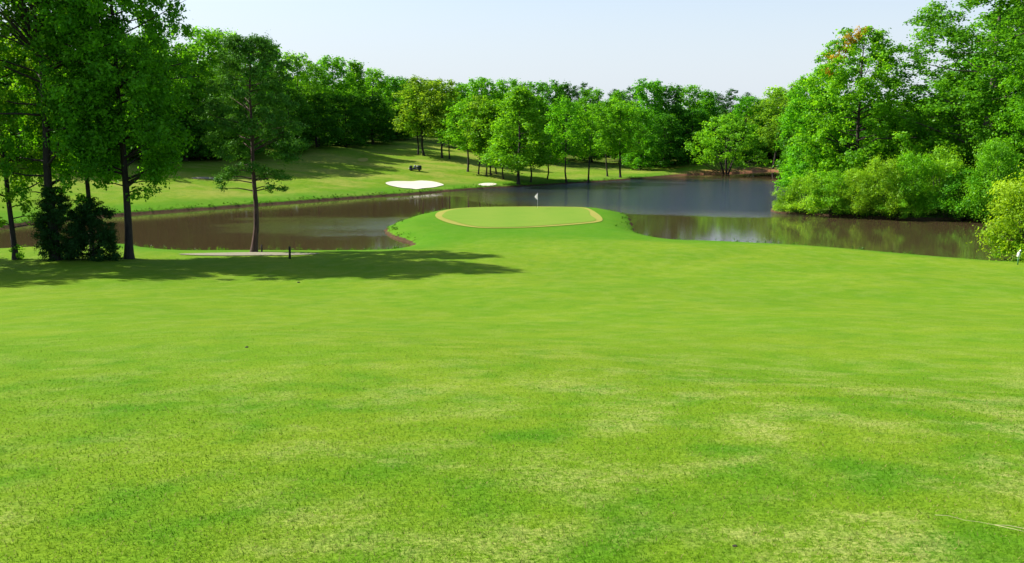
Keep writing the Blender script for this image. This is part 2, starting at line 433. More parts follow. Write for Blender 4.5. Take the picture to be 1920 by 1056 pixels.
tag(link('grass', mesh_from('grass', V.reshape(-1, 3), np.arange(NB * 3).reshape(-1, 3), M['blade'])),
    'short mown grass blades of the sloping fairway in the foreground', 'grass', kind='stuff')

# ------------------------------------------------------------------ trees
def leaf_mesh(name, P, Nrm, size, mat, aspect=.62, rng=rng):
    n = len(P)
    Nrm = Nrm / (np.linalg.norm(Nrm, axis=1, keepdims=True) + 1e-9)
    r = rng.normal(size=(n, 3))
    a = np.cross(Nrm, r); a /= np.linalg.norm(a, axis=1, keepdims=True) + 1e-9
    b = np.cross(Nrm, a)
    s = size * rng.uniform(.6, 1.35, n)[:, None]
    q = np.stack((P - a * s * .5, P + b * s * .5 * aspect, P + a * s * .5, P - b * s * .5 * aspect), 1)
    return mesh_from(name, q.reshape(-1, 3), np.arange(n * 4).reshape(-1, 4), mat)

def puff_leaves(rng, C, R, n_each, flat=.75, up=.35, rnd=.6):
    tot = int(np.sum(n_each)); idx = np.repeat(np.arange(len(C)), n_each)
    K = 10
    sub = rng.normal(size=(len(C), K, 3)); sub /= np.linalg.norm(sub, axis=2, keepdims=True)
    sub *= rng.uniform(.35, 1.12, (len(C), K, 1))
    off = sub[idx, rng.integers(0, K, tot)] + rng.normal(size=(tot, 3)) * rng.choice([.16, .26, .42], tot)[:, None]
    dirs = off / (np.linalg.norm(off, axis=1, keepdims=True) + 1e-6)
    off = off * R[idx][:, None]; off[:, 2] *= flat
    nrm = dirs + np.array([0, 0, up]) + rng.normal(size=(tot, 3)) * rnd
    return C[idx] + off, nrm

PROFILE = {
    'broad': lambda t: np.clip(1.25 * (t + .10) ** .45 * (1.06 - t) ** .34, 0, 1.05),
    'cone': lambda t: np.clip(.22 + .9 * (1 - t) ** .7 * np.minimum(1, .55 + t * 3), 0, 1.1),
    'column': lambda t: .45 + .55 * np.sin(math.pi * np.clip(t * .9 + .12, 0, 1)),
    'ovoid': lambda t: np.clip(1 - (np.abs(t - .30) / np.where(t < .3, .62, .80)) ** 2.1, 0, 1) ** .62,
    'dome': lambda t: np.sqrt(np.clip(1.02 - t ** 2, 0, 1)),
    'umbrella': lambda t: np.clip(.5 + .75 * t, 0, 1.05) * np.sqrt(np.clip(1.06 - t ** 3, 0, 1)),
}
def tree_data(name, seed, H, R, cb, shape='broad', puffs=60, pr=(.9, 1.9), leaves=7000, size=.45, tr=.28, bark='bark', leaf='leaf',
              lean=(0, 0), flat=.75, fork=None, sides=6, stems=1, limb=1.0, aspect=.62, inner=.35, tip=.95, limb_share=.45, extra=(), clear=0, avoid=None):
    """one tree: returns its trunk-and-limbs mesh and its crown mesh"""
    rg = np.random.default_rng(seed); mb = MB()
    ks = np.linspace(0, 1, 9)
    wig = np.cumsum(rg.normal(scale=.012 * H / 3, size=(9, 2)), 0); wig[0] = 0
    def axis_pt(z):
        t = min(max(z / H, 0), 1)
        return np.array([np.interp(t, ks, wig[:, 0]) + lean[0] * t * H, np.interp(t, ks, wig[:, 1]) + lean[1] * t * H, z])
    def t_rad(z): return tr * max(.10, (1 - .86 * max(z, 0) / (H * .95))) * (1 + .55 * math.exp(-max(z, 0) / (tr * 2.2)))
    if stems == 1:
        zt = fork if fork else H * tip
        zs = [-.5, 0, .15 * tr / .3, .6, 1.5] + list(np.linspace(2.6, zt, 9))
        mb.tube([axis_pt(z) for z in zs], [t_rad(z) for z in zs], 9 if sides > 5 else 6)
        if fork:
            for sgn in (-1, 1):
                a0 = axis_pt(fork - .5); pts = [a0]
                for q in (.15, .4, .7, 1.0):
                    z = fork + q * (H * .93 - fork)
                    pts.append(axis_pt(z) + np.array([sgn * (.9 * q ** .7) * R * .33, sgn * .3 * q * R * .2, 0]))
                r0 = t_rad(fork) * .82
                mb.tube(pts, [r0, r0 * .85, r0 * .65, r0 * .4, r0 * .15], 8)
    else:
        for k in range(stems):
            a = 2 * math.pi * k / stems + rg.uniform(-.4, .4); o = rg.uniform(.25, .5) * R
            e = np.array([math.cos(a) * o, math.sin(a) * o, H * rg.uniform(.65, .85)])
            b0 = np.array([math.cos(a) * tr * .8, math.sin(a) * tr * .8, -.3])
            mid = b0 + (e - b0) * .5 + rg.normal(scale=.08 * R, size=3)
            mb.tube([b0, b0 + (mid - b0) * .5 + np.array([0, 0, .1 * H]) * .3, mid, e], [tr, tr * .85, tr * .6, tr * .15], 6)
    t = (np.arange(puffs) + rg.uniform(0, 1, puffs)) / puffs
    ang = np.arange(puffs) * 2.39996 + rg.uniform(-.7, .7, puffs)
    prad = rg.uniform(pr[0], pr[1], puffs) * (1 - .25 * t)
    rad = R * PROFILE[shape](t) * (inner + (1 - inner) * np.sqrt(rg.uniform(0, 1, puffs))) * rg.uniform(.82, 1.12, puffs)
    rad = np.maximum(rad - prad * .45, 0)
    z = cb + prad * flat * .8 + t * (H - cb - prad * flat * 1.3)
    ax = np.array([axis_pt(v) for v in z])
    C = ax + np.column_stack((np.cos(ang) * rad, np.sin(ang) * rad, rg.uniform(-.4, .4, puffs)))
    if clear:                                                # leave the trunk in view on its open side
        keep = ~((np.abs(C[:, 0] - ax[:, 0]) < .6 + prad * 1.9) & (C[:, 1] - ax[:, 1] < .3) & (C[:, 2] < clear))
        C, prad, rad, z = C[keep], prad[keep], rad[keep], z[keep]; puffs = len(C)
    if avoid:                                                # lopsided crown: no boughs on the side of a close neighbour's trunk
        keep = ~((np.abs(C[:, 0] - avoid[0]) < .7 + prad * 1.6) & (C[:, 1] < avoid[1] + .4) & (C[:, 2] < avoid[2]))
        C, prad, rad, z = C[keep], prad[keep], rad[keep], z[keep]; puffs = len(C)
    for i in range(puffs):
        if limb <= 0 or rad[i] < .5 or rg.uniform() > limb_share: continue
        za = max(min(z[i] - rad[i] * rg.uniform(.05, .5), H * .9), cb * .75, .3)
        if fork and za > fork: za = fork - rg.uniform(0, 1.5)
        if stems > 1: za = max(.4, z[i] * .35)
        a0 = axis_pt(za) if stems == 1 else np.array([C[i][0] * .3, C[i][1] * .3, za])
        m = a0 + (C[i] - a0) * .5 + np.array([0, 0, rg.uniform(-.05, .12) * rad[i]]) + rg.normal(scale=.05 * rad[i] + .02, size=3)
        r0 = min(t_rad(za) * .5, .035 + .022 * rad[i] * limb) if stems == 1 else tr * .3
        mb.tube([a0, m, C[i], C[i] + (C[i] - m) * .35], [r0, r0 * .7, r0 * .4, r0 * .12], 5, False)
    if extra:                                                # single boughs that stick out of the crown
        E = np.array(extra, float); C = np.vstack((C, E[:, :3])); prad = np.concatenate((prad, E[:, 3]))
        for e in E:
            za = max(e[2] - .25, .4); a0 = axis_pt(za); m = a0 + (e[:3] - a0) * .5 + np.array([0, 0, .15])
            mb.tube([a0, m, e[:3]], [.07, .05, .02], 5, False)
    w = prad ** 2; n_each = np.maximum(6, (w / w.sum() * leaves)).astype(int)
    P, Nn = puff_leaves(rg, C, prad, n_each, flat)
    trunk = mesh_from(name + '_trunk', mb.v, mb.f, M[bark], True)
    crown = leaf_mesh(name + '_crown', P, Nn, size, M[leaf], aspect, rg)
    return dict(H=H, R=R, trunk=trunk, crown=crown, P=P)

def put_tree(name, cat, proto, loc, height, width, col, label, group=None, rz=0.0, parts=True):
    o = empty(name, loc, rz)
    tag(o, label, cat, group)
    q = proto['P']; sxy = width / (np.percentile(q[:, 0], 98.5) - np.percentile(q[:, 0], 1.5)); sz = height / np.percentile(q[:, 2], 99.5)
    for nm, key in (('trunk', 'trunk'), ('crown', 'crown')):
        c = link(nm, proto[key], o); c.scale = (sxy, sxy, sz)
        if nm == 'crown': j = 1 + crng.uniform(-.12, .08); k = 1 + crng.uniform(-.10, .08); c.color = (col[0] * j * k, col[1] * j, col[2], 1)
    return o

# leaf colours (albedo)
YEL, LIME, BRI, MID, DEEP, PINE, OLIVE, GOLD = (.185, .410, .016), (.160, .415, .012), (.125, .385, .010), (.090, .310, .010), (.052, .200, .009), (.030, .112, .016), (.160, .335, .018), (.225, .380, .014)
TAN = (.17, .16, .05)

far = {
    'b0': tree_data('far_broad', 11, 22, 5.6, .8, 'ovoid', 95, (.9, 1.8), 13000, .46, flat=.95),
    'b1': tree_data('far_broad', 12, 23, 5.4, 1.2, 'column', 100, (.8, 1.7), 13000, .45, flat=1.0),
    'b2': tree_data('far_broad', 13, 22, 6.0, .5, 'column', 100, (.9, 1.8), 14000, .46, flat=.95),
    'b3': tree_data('far_broad', 14, 21, 5.0, .8, 'cone', 95, (.8, 1.7), 12000, .44, flat=1.0),
    's0': tree_data('slim', 21, 20, 4.2, 5.6, 'ovoid', 70, (.7, 1.4), 8000, .38, .17, flat=.95),
    's1': tree_data('slim', 22, 20, 3.8, 5.2, 'column', 70, (.7, 1.3), 8000, .38, .17, flat=1.0),
    's2': tree_data('slim', 23, 21, 4.4, 6.4, 'column', 66, (.7, 1.4), 7500, .40, .17, lean=(.03, 0), flat=.9),
    'c0': tree_data('conic', 24, 22, 5.4, 3.2, 'cone', 110, (.8, 1.6), 17000, .40, .22, flat=.9),
    'p0': tree_data('far_pine', 31, 25, 4.0, 11, 'dome', 34, (.9, 1.7), 6000, .5, .22, 'pinebark', 'needle', flat=.7, aspect=.35),
    'p1': tree_data('far_pine', 32, 26, 3.6, 13, 'ovoid', 34, (.9, 1.6), 6000, .5, .22, 'pinebark', 'needle', flat=.7, aspect=.35),
    'sp': tree_data('spreading', 41, 14, 6.6, 2.4, 'dome', 75, (.8, 1.5), 11000, .36, .18, stems=3, flat=.85),
    'm0': tree_data('mid_maple', 51, 26, 8.5, 1.0, 'ovoid', 175, (.8, 1.75), 46000, .36, .34, flat=.72),
    'm1': tree_data('mid_broad', 52, 24, 7.0, .8, 'ovoid', 130, (.8, 1.75), 32000, .36, .3, flat=.75),
    'm2': tree_data('mid_open', 53, 36, 10.0, 6.0, 'column', 260, (.9, 1.9), 66000, .34, .42, bark='palebark', limb=1.0, tip=.97, limb_share=.16),
    'w0': tree_data('shore_bush', 61, 6.0, 3.6, .1, 'dome', 60, (.6, 1.2), 17000, .18, .06, stems=6, flat=.85),
    'w1': tree_data('shore_bush', 62, 7.0, 3.4, .1, 'column', 60, (.6, 1.1), 17000, .18, .06, stems=5, flat=.95),
    'w2': tree_data('shore_bush', 63, 5.0, 4.0, .1, 'dome', 64, (.5, 1.0), 14000, .17, .05, stems=8, flat=.85),
}
prng, crng = random.Random(5), random.Random(8)
def far_tree(kind, px, where, top, wpx, col, label, group, name='broadleaf_tree', cat='tree', rz=None):
    """where: ('b', base row) finds the foot on the ground; ('d', metres) sets the distance"""
    if where[0] == 'b':
        x, y, z = on_ground(px, where[1])
    else:
        y = where[1]; x = (px - 960) / F * (y * CP + (EYE - 3) * SP); z = gz(x, y)
    r = ray(px, top); ztop = EYE + r[2] / r[1] * y
    h = ztop - z
    w = (1.08 if y > 165 else 1.0) * wpx / F * (y * CP + (EYE - z) * SP)
    return put_tree(name, cat, far[kind], (x, y, z - .05), h, w, col, label, group, prng.uniform(0, 6.28) if rz is None else rz)

GL, GC, GB, GR, GS = 'trees of the wood on the far left hill', 'trees of the grove beside the pond', 'trees of the wood behind the pond', 'trees on the right bank', 'bushes along the right shore'
T = far_tree
# wood on the far left hill
T('b0', 350, ('d', 192), 82, 110, MID, 'green tree at the left end of the hill wood, half behind the near grove', GL)
T('b1', 392, ('d', 198), 55, 92, BRI, 'tallest bright green tree of the hill wood, left of the dark pine top', GL)
T('b2', 436, ('d', 204), 60, 86, LIME, 'lime green tree of the hill wood rising straight behind the dark pine', GL)
T('b0', 484, ('d', 210), 80, 84, MID, 'mid green tree of the hill wood just right of the dark pine top', GL)
T('b3', 520, ('d', 220), 90, 66, BRI, 'pointed green tree of the hill wood before the skyline drops', GL)
T('b2', 562, ('d', 226), 102, 78, LIME, 'bright lime tree of the hill wood right above the pale bare snag', GL)
T('b1', 600, ('d', 238), 122, 62, MID, 'darker tree sitting in the dip of the hill wood skyline', GL)
T('b0', 632, ('d', 246), 108, 80, BRI, 'rounded bright tree right of the dip in the hill wood skyline', GL)
T('b3', 668, ('d', 256), 117, 62, LIME, 'light green tree of the hill wood with a narrow pointed top', GL)
T('b1', 702, ('d', 266), 130, 66, BRI, 'green tree of the hill wood, second from its right end', GL)
T('b2', 742, ('d', 278), 145, 62, MID, 'last green tree at the right end of the hill wood', GL)
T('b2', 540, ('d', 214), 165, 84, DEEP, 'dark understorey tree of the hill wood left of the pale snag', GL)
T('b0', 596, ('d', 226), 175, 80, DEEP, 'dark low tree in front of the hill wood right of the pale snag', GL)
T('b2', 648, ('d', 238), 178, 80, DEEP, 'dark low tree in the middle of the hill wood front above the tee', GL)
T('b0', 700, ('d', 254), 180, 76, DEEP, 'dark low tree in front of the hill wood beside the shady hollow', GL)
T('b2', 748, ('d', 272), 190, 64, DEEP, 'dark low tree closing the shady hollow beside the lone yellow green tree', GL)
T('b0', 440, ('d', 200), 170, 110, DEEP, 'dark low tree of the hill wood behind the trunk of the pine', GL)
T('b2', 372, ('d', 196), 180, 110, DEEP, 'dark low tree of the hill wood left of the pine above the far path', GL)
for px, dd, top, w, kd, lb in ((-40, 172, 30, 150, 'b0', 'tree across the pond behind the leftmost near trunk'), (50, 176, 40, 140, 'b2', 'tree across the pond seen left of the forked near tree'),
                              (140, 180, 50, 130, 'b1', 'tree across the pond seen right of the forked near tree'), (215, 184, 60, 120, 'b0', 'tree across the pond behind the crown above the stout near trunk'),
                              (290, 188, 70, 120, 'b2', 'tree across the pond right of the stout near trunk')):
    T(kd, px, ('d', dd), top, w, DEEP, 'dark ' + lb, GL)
# grove beside the pond
T('s0', 795, ('b', 292), 146, 84, OLIVE, 'yellow green lone tree with bare dark trunk at the left of the grove', GC)
T('s1', 784, ('b', 290), 160, 56, LIME, 'thin tree close on the left of the lone yellow green tree', GC)
T('s1', 829, ('b', 297), 150, 66, OLIVE, 'olive tree with a tan top, left of the pair of short trunks', GC)
T('s0', 843, ('b', 298), 190, 54, LIME, 'small tree with short thick trunk just right of the tan-topped olive tree', GC)
T('s0', 877, ('b', 322), 190, 74, LIME, 'lime tree with one thin dark trunk above the small bunker', GC)
T('s2', 897, ('b', 327), 180, 62, OLIVE, 'olive tree with reddish thin trunk right above the small bunker', GC)
T('s1', 912, ('b', 331), 205, 50, LIME, 'slim tree with dark trunk just right of the small bunker', GC)
T('s0', 920, ('b', 329), 186, 60, LIME, 'slim light tree in the middle of the cluster of thin trunks', GC)
T('s1', 931, ('b', 327), 200, 52, BRI, 'slim green tree at the right of the cluster of thin trunks', GC)
T('c0', 972, ('b', 346), 165, 104, LIME, 'big bright cone-shaped tree leaning over the water behind the flag', GC)
T('s1', 944, ('b', 336), 232, 46, LIME, 'small bright tree left of the big cone-shaped tree', GC)
T('s1', 995, ('b', 342), 225, 56, BRI, 'shadowed tree under the right side of the big cone-shaped tree', GC)
T('s0', 1026, ('b', 336), 243, 56, LIME, 'short round tree right of the big cone-shaped tree', GC)
T('s0', 1062, ('b', 343), 184, 62, BRI, 'tall straight-trunked tree standing at the edge of the water', GC)
T('s2', 1103, ('b', 342), 196, 72, BRI, 'tree with bare trunk at the water, second right of the short round tree', GC)
T('s2', 1139, ('b', 331), 190, 66, BRI, 'tree with slanting grey trunk on the grassy far shore', GC)
T('s0', 1163, ('b', 333), 188, 76, LIME, 'bright tree with slanting trunk at the right end of the grove', GC)
T('b2', 1200, ('b', 318), 205, 66, MID, 'mid green tree in shade right of the slanting trunks', GC)
# wood behind the pond
for kd, px, dd, top, w, col, lb in (
    ('b1', 868, 258, 160, 62, BRI, 'bright tree filling the gap right of the tan-topped olive tree'),
    ('b0', 906, 252, 148, 80, BRI, 'round bright crown standing above the cluster of thin trunks'),
    ('b2', 948, 256, 150, 66, BRI, 'bright crown on the skyline left above the cone-shaped tree'),
    ('b1', 988, 262, 156, 62, MID, 'green crown on the skyline right above the cone-shaped tree'),
    ('b0', 1022, 258, 154, 70, MID, 'dark rounded crown on the skyline above the short round tree'),
    ('b3', 1056, 270, 158, 56, DEEP, 'dark pointed crown on the skyline above the straight-trunked tree'),
    ('b2', 1110, 264, 168, 66, MID, 'green crown below the pair of dark pines on the skyline'),
    ('b1', 1162, 268, 172, 66, MID, 'green crown right of the pair of dark pines, above the slanting trunks'),
    ('b0', 1212, 262, 152, 82, MID, 'broad crown making the highest hump of the middle skyline'),
    ('b2', 1252, 264, 162, 70, DEEP, 'dark crown right beside the highest hump of the middle skyline'),
    ('b1', 1290, 270, 162, 66, BRI, 'lighter crown on the skyline right of the highest hump'),
    ('b3', 1322, 276, 172, 56, MID, 'pointed green crown on the skyline before the right dark pines'),
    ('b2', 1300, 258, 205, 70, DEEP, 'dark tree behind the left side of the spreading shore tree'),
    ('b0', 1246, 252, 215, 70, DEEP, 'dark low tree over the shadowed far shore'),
    ('b2', 1400, 268, 182, 66, MID, 'mid green tree behind the right side of the spreading shore tree'),
    ('b1', 1420, 276, 190, 70, OLIVE, 'olive tree right behind the spreading shore tree'),
    ('b0', 1462, 272, 163, 92, YEL, 'yellow green tree right of the clay bank with its trunk showing'),
    ('b2', 1500, 272, 150, 80, BRI, 'green tree between the yellow green tree and the tall maple'),
    ('b1', 1545, 258, 168, 80, MID, 'green tree of the far wood hidden mostly by the maple')):
    T(kd, px, ('d', dd), top, w, col, lb, GB)
for kd, px, dd, top, w, lb in (('p0', 1076, 282, 162, 34, 'dark pine poking over the skyline, left one of the pair'), ('p1', 1094, 286, 156, 30, 'dark pine poking over the skyline, right one of the pair'),
                               ('p0', 1146, 288, 168, 36, 'dark round-topped pine right of the skyline pair'), ('p1', 1180, 290, 164, 32, 'dark pine just left of the highest middle hump'),
                               ('p0', 1346, 288, 176, 36, 'dark pine at the left of the right-hand skyline pines'), ('p1', 1366, 284, 168, 36, 'tallest dark pine above the spreading shore tree'),
                               ('p0', 1392, 290, 174, 34, 'dark pine at the right of the right-hand skyline pines')):
    T(kd, px, ('d', dd), top, w, PINE, lb, GB, 'pine_tree')
T('sp', 1362, ('b', 327), 216, 124, LIME, 'spreading light green tree with split trunk on the clay shore', GB)
T('s2', 1449, ('b', 317), 175, 80, OLIVE, 'olive tree with thin bare trunk at the right end of the clay shore', GB)

# right bank
maple = T('m0', 1604, ('d', 146), 60, 200, (.135, .38, .011), 'big bright green maple with russet top on the right bank', GR)
T('m1', 1532, ('d', 152), 128, 130, BRI, 'bright tree with low sweeping boughs left of the big maple', GR)
T('m1', 1706, ('d', 150), 215, 170, BRI, 'green tree between the big maple and the tall open tree', GR)
T('m2', 1836, ('d', 142), -95, 300, MID, 'tall open tree with long bare trunk rising out of the picture', GR, rz=-.3)
T('m1', 1778, ('d', 156), 150, 190, MID, 'dark tree behind the base of the tall open tree', GR)
T('m1', 1868, ('d', 160), 20, 200, MID, 'high green tree behind and right of the tall open tree', GR)
T('m1', 1925, ('d', 128), 95, 150, BRI, 'bright leafy tree at the right edge behind the yellow bush', GR)
T('m1', 1660, ('d', 162), 190, 190, DEEP, 'dark tree behind the right shoulder of the big maple', GR)
T('m1', 1985, ('d', 150), -60, 260, MID, 'tall tree cut by the right edge of the picture', GR)
# russet young leaves on the maple's left top
mp = maple.location; rg = np.random.default_rng(77)
tops = [(-5.6, -1.6, 21.6, 1.1), (-5.0, -1.8, 23.0, 1.2), (-4.2, -1.8, 24.2, 1.0), (-2.9, -1.4, 26.0, 1.0), (-1.6, -1.4, 26.9, 1.0), (-.4, -1.2, 27.2, .9)]
P, Nn = puff_leaves(rg, np.array([t[:3] for t in tops]), np.array([t[3] for t in tops]), np.full(len(tops), 280))
rt = link('russet_leaves', leaf_mesh('russet_leaves', P, Nn, .34, M['leaf'], .62, rg), maple)
rt.color = (.34, .25, .02, 1); rt.rotation_euler = (0, 0, -maple.rotation_euler[2])
def bush(kind, px, base, top, w, col, label, group=GS): return T(kind, px, ('b', base), top, w, col, label, group, 'shore_bush', 'bush')
bush('w2', 1512, 399, 326, 104, YEL, 'airy light green bush with bare twigs at the left tip of the right bank')
bush('w2', 1474, 395, 362, 50, YEL, 'low yellow green bush overhanging the water at the left tip of the right bank')
bush('w0', 1562, 402, 322, 84, LIME, 'lime bush over the dark root at the shoreline')
bush('w1', 1602, 404, 318, 74, YEL, 'yellowish bush under the big maple, left of the upright one')
bush('w1', 1650, 405, 296, 84, YEL, 'upright yellow green bush in the middle of the right shore')
bush('w2', 1682, 408, 350, 92, LIME, 'low rounded lime bush in front of the middle of the right shore')
bush('w1', 1706, 404, 286, 84, BRI, 'green bush right of the upright yellow green bush')
bush('w0', 1762, 400, 278, 104, YEL, 'high yellow crown of a bush above the brown undercut bank')
bush('w0', 1806, 408, 318, 110, MID, 'dark green bush over the brown undercut bank')
bush('w1', 1856, 412, 262, 96, BRI, 'tall green bush left of the big yellow bush')
bush('w0', 1934, 490, 312, 160, GOLD, 'big golden yellow bush at the right edge on the near bank')
bush('w2', 1948, 489, 430, 110, LIME, 'low green bush in front of the big golden yellow bush')

# the wood beyond: one far mass behind the trees one can tell apart
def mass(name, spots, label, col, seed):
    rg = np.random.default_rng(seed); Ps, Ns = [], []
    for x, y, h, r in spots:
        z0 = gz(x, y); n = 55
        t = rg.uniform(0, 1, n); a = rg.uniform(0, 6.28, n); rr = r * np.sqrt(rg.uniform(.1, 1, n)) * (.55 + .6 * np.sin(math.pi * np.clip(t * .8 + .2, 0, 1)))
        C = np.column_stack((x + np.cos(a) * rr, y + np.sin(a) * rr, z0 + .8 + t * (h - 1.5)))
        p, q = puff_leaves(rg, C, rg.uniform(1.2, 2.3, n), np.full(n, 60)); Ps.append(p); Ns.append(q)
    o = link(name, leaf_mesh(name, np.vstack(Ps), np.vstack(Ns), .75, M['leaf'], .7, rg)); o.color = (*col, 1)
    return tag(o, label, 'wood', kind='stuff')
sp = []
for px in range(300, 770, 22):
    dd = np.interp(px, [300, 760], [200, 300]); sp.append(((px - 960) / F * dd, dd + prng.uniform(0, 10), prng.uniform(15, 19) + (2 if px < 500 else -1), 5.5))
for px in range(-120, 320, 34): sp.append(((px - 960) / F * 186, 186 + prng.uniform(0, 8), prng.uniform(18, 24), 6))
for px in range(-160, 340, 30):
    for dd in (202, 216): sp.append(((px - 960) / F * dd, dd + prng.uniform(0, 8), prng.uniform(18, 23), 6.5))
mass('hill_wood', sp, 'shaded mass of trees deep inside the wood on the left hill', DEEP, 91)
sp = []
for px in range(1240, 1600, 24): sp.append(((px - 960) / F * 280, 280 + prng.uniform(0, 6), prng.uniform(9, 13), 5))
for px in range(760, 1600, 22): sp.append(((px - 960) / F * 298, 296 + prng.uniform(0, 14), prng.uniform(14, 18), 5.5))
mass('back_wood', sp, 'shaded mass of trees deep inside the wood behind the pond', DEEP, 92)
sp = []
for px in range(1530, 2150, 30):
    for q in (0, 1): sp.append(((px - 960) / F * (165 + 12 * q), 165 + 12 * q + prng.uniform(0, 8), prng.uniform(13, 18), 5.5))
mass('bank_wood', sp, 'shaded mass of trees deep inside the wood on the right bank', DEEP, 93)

# near grove on the left
def near_tree(name, cat, px, base, col, label, rz=0.0, group='tall trees of the near grove on the left', **kw):
    x, y, z = on_ground(px, base) if base else (px[0], px[1], gz(px[0], px[1]))
    o = empty(name, (x, y, z - .05), rz); tag(o, label, cat, group)
    dt = tree_data(name, **kw)
    link('trunk', dt['trunk'], o); c = link('crown', dt['crown'], o); c.color = (*col, 1)
    return o
NEAR = dict(size=.31, sides=9, flat=.9, limb_share=.28)
near_tree('forked_tree', 'tree', 106, 488, (.092, .315, .009), 'tall dark tree with thick trunk forking high up near the left edge', seed=101, H=32, R=7.0, cb=7.0, shape='column',
          puffs=270, pr=(.6, 1.4), leaves=42000, tr=.42, fork=19, clear=22, extra=[(-2.2, -.6, 6.2, .8), (1.8, -.8, 7.2, .9), (2.6, .4, 5.4, .7)], **NEAR)
near_tree('broadleaf_tree', 'tree', 242, 485, (.092, .305, .009), 'tall tree with stout straight trunk standing alone right of the dark cedars', seed=102, H=32, R=7.0, cb=7.2, shape='column',
          puffs=330, pr=(.6, 1.4), leaves=58000, tr=.36, lean=(-.004, 0), clear=10.5, avoid=(-6.7, 0, 20), extra=[(2.3, -.5, 6.4, .9), (3.4, -.2, 7.2, .8), (1.3, -.8, 6.0, .6), (-2.0, .2, 7.0, .8)], **NEAR)
near_tree('broadleaf_tree', 'tree', 174, 482, (.085, .270, .010), 'thinner dark trunked tree rising out of the right cedar', seed=103, H=29, R=5.5, cb=9, shape='column',
          puffs=210, pr=(.6, 1.4), leaves=32000, tr=.24, clear=13, avoid=(-3.35, 0, 21), **NEAR)
near_tree('broadleaf_tree', 'tree', 30, 487, (.140, .330, .012), 'leaning thin tree at the left edge with low leafy branches', seed=104, H=28, R=5.8, cb=6.0, shape='column',
          puffs=180, pr=(.6, 1.3), leaves=26000, tr=.25, lean=(-.03, 0), avoid=(3.75, 0, 20), extra=[(1.5, -.5, 5.0, .8), (2.4, -.2, 4.0, .7), (.6, -.9, 6.0, .9), (2.9, .1, 3.2, .6), (-1.0, -.4, 3.4, .6)], **NEAR)
near_tree('broadleaf_tree', 'tree', (-60, 77), None, MID, 'tall tree outside the left edge throwing shade over the fairway', seed=105, H=31, R=8.5, cb=6, shape='column',
          puffs=130, pr=(1.2, 2.2), leaves=26000, tr=.4, size=.5)
near_tree('broadleaf_tree', 'tree', (-69, 72), None, MID, 'broad tree outside the left edge throwing shade over the fairway', seed=106, H=31, R=8.5, cb=5, shape='column',
          puffs=130, pr=(1.2, 2.2), leaves=26000, tr=.4, size=.5)
near_tree('pine_tree', 'tree', 476, 473, (.056, .180, .018), 'dark pine with sunlit left trunk edge standing by the water', group='pine by the water', seed=108, H=21.3, R=4.9, cb=9.0, shape='ovoid',
          puffs=150, pr=(.55, 1.15), leaves=46000, tr=.29, bark='pinebark', leaf='needle', clear=11.5, flat=.62, size=.30, aspect=.32, limb=.7, sides=9, limb_share=.3,
          extra=[(-2.2, -.3, 7.6, .8), (-2.9, 0, 7.2, .7), (-1.4, -.4, 8.2, .8), (-3.0, .3, 6.4, .45), (1.6, -.3, 8.2, .8), (2.6, 0, 7.8, .8), (3.4, .1, 7.4, .6), (2.2, -.4, 6.6, .6), (3.2, -.2, 6.4, .55), (1.2, .5, 7.4, .5), (.6, -.9, 8.6, .8), (-.8, .8, 8.7, .8)])
near_tree('cedar_bush', 'bush', 112, 488, (.022, .080, .012), 'dark cedar bush wrapped round the foot of the forked tree', group='dark cedar bushes', seed=109, H=6.6, R=2.1, cb=.0, shape='column',
          puffs=110, pr=(.35, .7), leaves=34000, tr=.1, leaf='needle', size=.14, limb=.3)
near_tree('cedar_bush', 'bush', 176, 487, (.020, .074, .012), 'dark spiky cedar bush round the thin trunk, left of the stout tree', group='dark cedar bushes', seed=110, H=5.4, R=2.5, cb=.0, shape='dome',
          puffs=120, pr=(.35, .7), leaves=36000, tr=.1, leaf='needle', size=.14, limb=.3)
near_tree('sapling', 'tree', 35, 487, LIME, 'little leafy sapling at the foot of the leaning tree', group='saplings', seed=111, H=1.3, R=.7, cb=.1, shape='dome',
          puffs=12, pr=(.2, .35), leaves=400, tr=.03, size=.16, stems=3)
# pale bare snag before the hill wood
x, y, z = on_ground(556, 274)
mb = MB(); mb.tube([(0, 0, -.3), (.05, 0, 2), (-.06, 0, 4.5), (.02, 0, 7.3)], [.22, .17, .14, .07], 8)
mb.tube([(-.05, 0, 4.4), (.5, .1, 5.6)], [.06, .02], 5); mb.tube([(0, 0, 5.6), (-.45, -.1, 6.5)], [.05, .02], 5)
o = mb.build('bare_snag', M['palebark'], None, True); o.location = (x, y, z)
tag(o, 'pale bare trunk standing at the front of the hill wood', 'snag')

# ------------------------------------------------------------------ shoreline weeds (uncountable)
rg = np.random.default_rng(33); pts = []
seg = np.diff(np.vstack((POND, POND[:1])), axis=0)
for i in range(len(POND)):
    a = POND[i]; ln = np.linalg.norm(seg[i])
    if a[0] < -85 or a[1] > 262: continue
    dens = 5.0 if a[1] > 112 and a[0] < 6 else 2.6
    if abs(a[0]) < 26 and 98 < a[1] < 142: dens = 2.0
    nrm = np.array([-seg[i][1], seg[i][0]]) / (ln + 1e-9)
    n = rg.poisson(dens * ln)
    pts.append(a + seg[i] * rg.uniform(0, 1, (n, 1)) + nrm * rg.normal(0, 1.0, (n, 1)))
pts = np.vstack(pts); s = pond_distance(pts[:, 0], pts[:, 1]); pts = pts[(s > .1) & (s < 2.6)]
cz = ground(pts[:, 0], pts[:, 1])
P, Nn = puff_leaves(rg, np.column_stack((pts, cz + .1)), rg.uniform(.12, .42, len(pts)), np.full(len(pts), 16), .8)
o = link('shore_weeds', leaf_mesh('shore_weeds', P, Nn, .2, M['leaf'], .4, rg)); o.color = (.055, .15, .012, 1)
tag(o, 'tufts of weed and long grass along the edge of the pond', 'weeds', kind='stuff')
